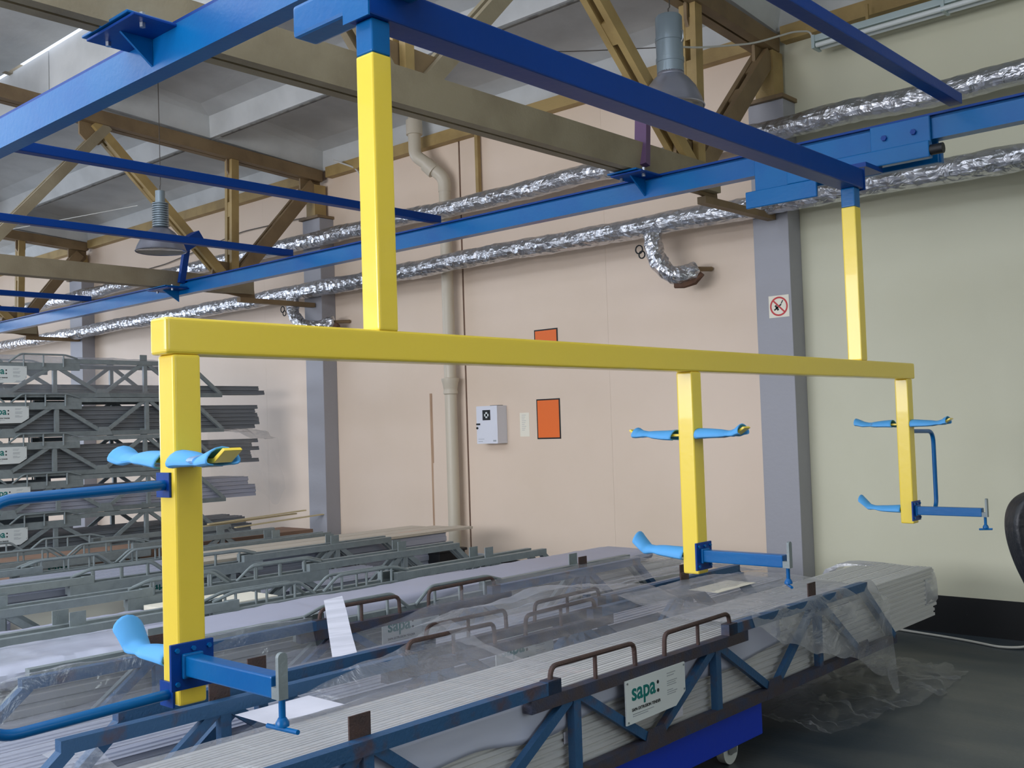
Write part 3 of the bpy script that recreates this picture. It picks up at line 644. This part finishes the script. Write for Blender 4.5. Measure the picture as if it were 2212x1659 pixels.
bundle('wrapped_bundle','long bundle in white foam wrap on the first grey rack',-4.53,ZB+.252,.52,.085,2.45,6.2,wrapw,1)
bundle('wrapped_bundle','shiny film-wrapped bundle at the left end of the first grey rack',-4.53,ZB+.252,.54,.10,1.0,2.44,shinyw,2)
bundle('wrapped_ends','crumpled milky film wrapped round the wall end of the nearest load',-2.75,ZB+.02,.68,.275,6.36,6.56,filmd,9,'plastic film')
bundle('wrapped_bundle','lilac wrapped bundle in the second grey rack',-5.42,ZB+.152,.5,.12,1.4,3.0,wrapw,3)
bundle('wrapped_bundle','lilac wrapped bundle in the third grey rack',-6.3,ZB+.168,.5,.12,1.5,2.45,wrapw,4)
bundle('wrapped_bundle','lilac wrapped bundle in the brown board rack, right half',-7.15+0,ZB+.3235,.3,.0,0,0,wrapw,5) if False else None
sheet('plastic_film','clear film draped over the top rack of the tall stack',film,
 [[(-11.0,2.36),(-10.6,2.40),(-10.26,2.39),(-10.22,2.1),(-10.215,2.02)],[(-11.0,2.38),(-10.6,2.42),(-10.26,2.40),(-10.22,2.1),(-10.215,2.01)],[(-11.0,2.36),(-10.6,2.39),(-10.26,2.39),(-10.22,2.12),(-10.21,2.03)],[(-11.0,2.36),(-10.6,2.38),(-10.26,2.385),(-10.22,2.1),(-10.215,2.02)]],[2.6,4.2,5.2,6.05],amp=.012,seed=8,nu=70,nv=40)
sheet('plastic_film','torn clear film hanging from the right end of the tall stack',filmt,
 [[(-10.9,1.62),(-10.3,1.63),(-10.24,1.3),(-10.23,1.0)],[(-10.9,1.62),(-10.3,1.62),(-10.2,1.2),(-10.18,.95)],[(-10.9,1.60),(-10.35,1.6),(-10.25,1.1),(-10.2,.72)],[(-10.85,1.5),(-10.4,1.5),(-10.3,1.1),(-10.25,.9)]],[6.3,6.75,7.1,7.3],amp=.04,seed=9,nu=50,nv=50)
m=MB()
m.grid(lambda u,v: V((-2.4125+.004*nz((0,u*9,v*2),3.0)+.004*math.sin(v*3.1), .75+3.75*u, .606-(.125+.035*nz((3,u*6,0),1.5))*v)),90,8)
fw_=m.build('foam_wrap',shinyw); tag(fw_,'white foam wrap along the upper near side of the nearest load','packing wrap'); fw_.modifiers.new('thick','SOLIDIFY').thickness=.0015
for i,(y,z) in enumerate(((2.93,.43),(3.62,.36),(2.1,.40))):
    tag(MB().box(-2.4158,-2.4145,y-.04,y+.04,z-.02,z+.022).build('paper_scrap',paper),['white scrap stuck to the load left of the sign','white scrap stuck to the load right of the sign','white scrap stuck to the load near the left end'][i],'paper')
# papers
def papersheet(name,label,pts,m=paper,nu=14,amp=.006,seed=0):
    a,b,c,d=[V(p) for p in pts]
    def fn(u,v):
        p=(a*(1-v)+b*v)*(1-u)+(d*(1-v)+c*v)*u
        return p+V((0,0,1))*(amp*math.sin(u*7+seed)+.25*u*(1-u)*.1)
    mb=MB(); mb.grid(fn,nu,5); return tag(mb.build(name,m),label,'paper')
papersheet('delivery_note','long printed paper strip hanging between the blue racks',[(-4.0,3.05,.76),(-4.0,3.16,.765),(-3.44,2.79,.62),(-3.48,2.69,.62)])
tag(MB().box(-.1,.1,-.15,.15,0,.001).build('delivery_note',paper),'white paper sheet lying under the film behind the yellow post foot','paper').location=(-2.95,2.1,T+.003)
papersheet('paper_sleeve','translucent paper corner sticking out at the left end of the nearest rack',[(-3.3,1.42,.58),(-3.3,1.55,.60),(-3.02,1.57,.52),(-3.02,1.42,.51)],filmd)
tag(MB().box(-.09,.09,-.2,.2,0,.001).build('delivery_note',offw),'cream paper sheet lying on the right part of the nearest load','paper').location=(-2.98,4.95,T+.03)
# wooden packing piece with a green strap, far left
wp=thing('packing_timber','pale timber block with green strap at the left photo edge','timber',(-4.60,1.35,ZB+.378))
MB().box(-.2,.2,-.35,.25,0,.04).build('block',wood,wp)
MB().box(-.205,.205,.17,.195,-.0,.043).box(.201,.205,.17,.195,-.25,.043).build('strap',greenst,wp)
# ============================================================ FOIL PIPES
def foilpipe(name,label,pts,r,parts=None):
    t=thing(name,label,'pipe',(0,0,0))
    P=[V(p) for p in pts]; path=[]
    for a,b in zip(P[:-1],P[1:]):
        n=max(1,int((b-a).length/.05))
        for k in range(n): path.append(a+(b-a)*k/n)
    path.append(P[-1])
    path=[p+V((nz(p,1.1)*.0,nz(p+V((3,0,0)),2.0)*.012,nz(p+V((9,0,0)),1.6)*.02)) for p in path]
    rad=[r*(1+.10*nz(p,3.5)+.05*nz(p,11)) for p in path]
    mb=MB(); mb.tube(path,r,20,True,rad,jit=.035); o=mb.build('foil_jacket',foil,t,smooth=False)
    return t
pipeU=foilpipe('foil_lagged_pipe','upper foil-lagged heating pipe along the back wall',[(-20.5,7.2,3.73),(-12,7.2,3.74),(-9.6,7.2,3.745),(-6.5,7.2,3.745),(-3.9,7.2,3.75),(5.5,7.2,3.75)],.085)
pipeL=foilpipe('foil_lagged_pipe','lower foil-lagged heating pipe along the back wall',[(-20.5,7.2,3.19),(-12,7.2,3.18),(-9.9,7.2,3.18),(-6.5,7.2,3.20),(-3.9,7.2,3.20),(5.5,7.2,3.20)],.088)
def branch(x,zr,lab,seed):
    t=thing('pipe_branch',lab,'pipe',(0,0,0))
    k=1.75 if seed==5 else 1.0; dy=-.06 if seed==5 else 0
    pts=fillet([(x,7.18,3.12),(x+.02*k,7.18+dy/2,2.93),(x+.12*k,7.2+dy,2.78),(x+.22*k,7.25+dy,2.74),(x+.32*k,7.34,2.80)],.06,5); path=[]
    for a,b in zip(pts[:-1],pts[1:]):
        n=max(1,int((b-a).length/.02)); path+=[a+(b-a)*k/n for k in range(n)]
    path.append(pts[-1]); rad=[.072*(1+.18*nz(p+V((seed,0,0)),9)) for p in path]
    MB().tube(path,.07,18,True,rad,jit=.09).build('foil_jacket',foil,t,smooth=False)
    MB().tube([(x+.32*k,7.34,2.80),(x+.36*k,7.5,2.81)],.02,10).build('steel_stub',brownst,t)
    e=MB().tube([(x+.17*k,7.24+dy,2.685),(x+.24*k,7.26+dy,2.675),(x+.31*k,7.30,2.70),(x+.36*k,7.33,2.77)],.03,9,True,jit=.45).build('frayed_wool',jointm,t,smooth=False)
    h=MB()
    h.tube([(x-.075+.035*math.cos(a),7.09,2.99+.035*math.sin(a)) for a in [k*math.pi/6 for k in range(13)]],.006,6,False)
    h.tube([(x-.055+.03*math.cos(a),7.1,2.945+.03*math.sin(a)) for a in [k*math.pi/6 for k in range(13)]],.006,6,False)
    h.build('valve_handwheel',dark,t)
branch(-4.86,0,'foil-wrapped valve branch below the lower pipe, left of the sign column',1)
branch(-9.86,0,'foil-wrapped valve branch below the lower pipe at the middle column',5)
# ============================================================ DRAIN PIPE
dp=thing('drain_pipe','cream cast-iron drain pipe with double bend running down the wall','pipe',(0,0,0))
MB().tube([(-7.53,7.4,0),(-7.53,7.4,4.0)],.062,20).build('lower_pipe',cream,dp)
MB().lathe([(.063,0),(.074,.01),(.074,.03),(.068,.05),(.072,.06),(.082,.12),(.09,.14),(.09,.165),(.063,.17)],(-7.53,7.4,1.90),24).build('socket_collar',cream,dp)
MB().tube(fillet([(-7.53,7.4,3.98),(-7.53,7.4,4.12),(-7.70,7.3,4.30),(-7.80,7.25,4.38),(-7.80,7.25,4.62)],.09,6),.066,20).build('offset_bend',cream,dp)
MB().tube([(-7.80,7.25,4.60),(-7.80,7.25,4.75)],.085,20).build('socket_collar',cream,dp)
MB().tube([(-7.80,7.25,4.6),(-7.80,7.25,5.1)],.062,20).build('upper_pipe',cream,dp)
MB().tube([(-7.62,7.345,4.20),(-7.69,7.305,4.28)],.078,20).build('socket_ring',cream,dp)
# ============================================================ WALL ITEMS
# first-aid cabinet
fa=thing('first_aid_cabinet','white first-aid cabinet with cross, on the wall beside the drain pipe','cabinet',(-7.0,D,1.58))
MB().box(-.15,.13,-.13,0,-.185,.185).build('body',white,fa,bevel=.003)
dr=MB().box(-.15,.13,-.142,-.131,-.185,.185).build('door',white,fa,bevel=.002)
MB().box(-.065,.04,-.1428,-.142,.045,.145).build('cross_panel',dark,dr)
MB().box(-.0415,.0165,-.1434,-.1428,.083,.107).box(-.0245,-.0005,-.1434,-.1428,.066,.124).build('cross',signw,dr)
MB().box(-.148,-.10,-.15,-.1421,.0,.016).cyl((-.138,-.142,-.03),(-.138,-.15,-.03),.012,10).build('lock_and_key',dark,dr)
MB().box(-.13,-.05,-.1425,-.142,-.14,-.136).box(-.13,-.07,-.1425,-.142,-.165,-.16).box(.07,.11,-.1425,-.142,-.165,-.15).build('small_print',greyp,dr)
MB().box(-.0,.1,-.1,-.02,.185,.19).build('lid_strip',dark,fa)
nt=thing('wall_notice','cream paper notice between the first-aid cabinet and orange plate','notice',(-6.64,D,1.57))
MB().box(-.06,.06,-.002,0,-.115,.115).build('sheet',offw,nt)
m=MB()
for k in range(9): m.box(-.035,.02-.01*(k%3),-.0028,-.002,.09-.018*k,.093-.018*k)
m.build('print_lines',greyp,nt)
def hazard(z,lab,hh):
    h=thing('hazard_plate',lab,'warning plate',(-6.335,D,z))
    MB().box(-.145,.145,-.004,0,-hh/2,hh/2).build('black_border',dark,h)
    MB().box(-.132,.132,-.0055,-.004,-hh/2+.013,hh/2-.013).build('orange_field',orange,h)
hazard(1.617,'plain orange plate with black border on the wall, fully visible',.38)
hazard(2.29,'orange plate with black border mostly hidden behind the yellow crossbeam',.36)
ns=thing('no_smoking_sign','square white no-smoking sign with red ring on the grey column','sign',(-3.805,D-.2,2.415))
MB().box(-.085,.085,-.003,0,-.085,.085).build('sheet',offw,ns)
m=MB(); n=40
for k in range(n):
    a,b=2*math.pi*k/n,2*math.pi*(k+1)/n
    vs=[m.bm.verts.new((r*math.cos(t),-.0042,r*math.sin(t))) for r,t in ((.075,a),(.075,b),(.062,b),(.062,a))]; m.bm.faces.new(vs)
m.bar((-.046,-.0042,.046),(.046,-.0042,-.046),.012,.0012,upv=(0,1,0)); m.build('ring_and_bar',redm,ns,smooth=False)
m=MB(); m.bar((-.04,-.0036,-.028),(.02,-.0036,.015),.012,.0008,upv=(0,1,0)); m.bar((.02,-.0036,.02),(.035,-.0036,.045),.008,.0008,upv=(0,1,0)); m.bar((-.03,-.0036,.01),(-.005,-.0036,-.03),.016,.0008,upv=(0,1,0)); m.build('cigarette_symbol',dark,ns)
# ============================================================ LAMPS
def highbay(name,lab,c,zr,dia,body,kind,ztop,hang):
    t=thing(name,lab,'lamp',(c[0],c[1],zr)); r=dia/2
    prof=[(r,0),(r+.006,.006),(r,.014),(r*.93,.06),(r*.78,.13),(r*.58,.185),(r*.42,.215),(.088 if kind=='smooth' else .07,.235)]
    b=MB().lathe(prof,(0,0,0),40).build('reflector',bell,t); sd=b.modifiers.new('thick','SOLIDIFY'); sd.thickness=.003
    MB().lathe([(.001,.02),(r*.9,.012),(r*.97,.006)],(0,0,0),32).build('glass',glassm,t)
    if kind=='smooth':
        MB().lathe([(.088,.23),(.088,.30),(.092,.302),(.092,.33),(.088,.332),(.088,.44),(.093,.442),(.093,.46),(.088,.462),(.088,.60),(.08,.612),(.001,.614)],(0,0,0),32).build('ballast_housing',galvtube,t)
        for s in (-1,1): MB().tube([(s*.09,0,.42),(s*.105,0,.44),(s*.105,0,.49),(s*.09,0,.5)],.005,6).build('clip',steelb,t)
    else:
        pr=[(.07,.23)]; z=.24
        for k in range(11): pr+=[(.055,z),(.078,z+.004),(.078,z+.012),(.055,z+.016)]; z+=.022
        pr+=[(.045,z),(.045,z+.11),(.001,z+.112)]
        MB().lathe(pr,(0,0,0),28).build('finned_housing',galvtube,t)
    MB().tube([(0,0,ztop),(.0,0,ztop+.05),(.012,0,ztop+.06),(.0,0,hang)],.004,6).build('suspension',dwire,t)
    return t
highbay('high_bay_lamp','tall smooth-necked high-bay lamp, upper right',(-3.68,5.72),3.60,.42,None,'smooth',.612,1.28)
highbay('high_bay_lamp','high-bay lamp with ribbed neck, left under the ceiling',(-9.12,5.12),3.34,.47,None,'fin',.59,1.70)
fl=thing('fluorescent_fitting','long fluorescent fitting with twin tubes at upper right wall','lamp',(0,7.3,4.36))
MB().box(-3.42,-.4,-.05,.05,-.0,.05).build('housing',tubem,fl,bevel=.006)
for y in (-.045,.03): MB().cyl((-3.38,y,-.03),(-.45,y,-.03),.018,12).build('tube',signw,fl)
for x in (-3.4,-2.45,-1.4): MB().box(x-.012,x+.012,-.06,.06,-.05,.05).build('lamp_holder',tubem,fl)
MB().bar((-3.0,0,.05),(-3.0,0,.18),.02,.02).bar((-1.0,0,.05),(-1.0,0,.18),.02,.02).build('bracket',ochre,fl)
def cable(name,lab,pts,r,m,cat='cable'):
    return tag(MB().tube(fillet(pts,.15,6),r,8).build(name,m),lab,cat)
cable('lamp_cable','white cable running from the tall lamp to the fluorescent fitting',[(-3.66,5.78,4.02),(-3.68,6.1,4.10),(-3.6,6.7,4.26),(-3.5,7.15,4.44),(-3.44,7.28,4.46),(-3.42,7.3,4.40)],.007,wire)
cable('roof_wire','thin dark wire strung across the ceiling left of the tall lamp',[(-6.0,5.2,4.60),(-5.2,5.6,4.35),(-4.6,6.0,4.30),(-3.9,6.4,4.25)],.004,dwire)
cable('roof_wire','thin wire strung below the ceiling beside the ribbed-neck lamp',[(-15.5,4.4,4.3),(-12.5,4.8,3.98),(-9.7,5.2,3.9)],.004,wire)
cable('wall_conduit','thin grey conduit cable running down left of the yellow post',[(-9.2,7.3,4.62),(-8.95,7.45,4.5),(-8.93,7.49,4.3),(-8.93,7.49,2.6)],.010,wire)
cable('wall_wire','sagging thin dark wire on the wall near the leftmost column',[(-15.0,7.48,3.95),(-13.2,7.48,3.98),(-11.3,7.48,4.15),(-10,7.48,4.12)],.006,dwire)
cable('floor_cable','pale cable lying along the wall foot on the dark floor',[(-3.1,7.42,.01),(-2.55,7.30,.01),(-2.25,7.18,.01),(-2.1,7.25,.02),(-2.0,7.42,.1),(-1.98,7.48,.5)],.008,wire)
# canister and dark bin at the wall foot
cn=thing('canister','white plastic canister with handle at the wall foot','canister',(-7.0,7.2,0))
MB().box(-.14,.14,-.1,.1,0,.27).build('body',cang,cn,bevel=.03,seg=4)
MB().tube(fillet([(-.09,0,.26),(-.07,0,.335),(.07,0,.335),(.09,0,.26)],.03,5),.016,10).build('handle',cang,cn)
MB().cyl((-.13,-.04,.25),(-.13,-.04,.31),.025,14).build('cap',tblue,cn)
bn=thing('waste_bin','black open bin standing at the wall foot left of the canister','bin',(-6.9,6.55,0))
MB().prism([(-.17,0),(.17,0),(.2,.46),(-.2,.46)],1,-.16,.16).build('bin_body',black,bn,bevel=.01)
MB().box(-.215,.215,-.175,.175,.45,.475).build('bin_rim',black,bn,bevel=.008)
# ============================================================ OFFICE CHAIR (right edge)
ch=thing('office_chair','black leatherette office chair at the right photo edge','chair',(-.820,3.595,-.0),R(222))
def chaikin(p,n=3):
    for _ in range(n): p=[q for a,b in zip(p,p[1:]+p[:1]) for q in ((a[0]*.75+b[0]*.25,a[1]*.75+b[1]*.25),(a[0]*.25+b[0]*.75,a[1]*.25+b[1]*.75))]
    return p
MB().prism(chaikin([(-.10,.62),(.10,.62),(.17,.80),(.215,.98),(.262,1.08),(.286,1.18),(.274,1.26),(.22,1.302),(.1,1.315),(-.1,1.315),(-.22,1.302),(-.274,1.26),(-.286,1.18),(-.262,1.08),(-.215,.98),(-.17,.80)]),1,-.045,.045).build('backrest',blackl,ch,bevel=.02,seg=4,smooth=True)
MB().prism([(math.copysign(abs(math.cos(t))**.5,math.cos(t))*.2,.28+math.copysign(abs(math.sin(t))**.5,math.sin(t))*.24) for t in [2*math.pi*k/40 for k in range(40)]],2,.42,.50).build('seat',blackl,ch,bevel=.03,seg=3,smooth=True)
MB().bar((0,.03,.46),(0,-.01,.8),.06,.02,upv=(1,0,0)).build('back_support',black,ch)
MB().cyl((0,.28,.12),(0,.28,.42),.028,16).build('gas_column',black,ch)
for k in range(5):
    a=2*math.pi*k/5+.3; p=V((.27*math.cos(a),.28+.27*math.sin(a),.08))
    MB().bar((0,.28,.12),tuple(p),.045,.03).build('base_leg',black,ch)
    MB().cyl((p.x-.012,p.y,.028),(p.x+.012,p.y,.028),.028,14).build('castor',black,ch)
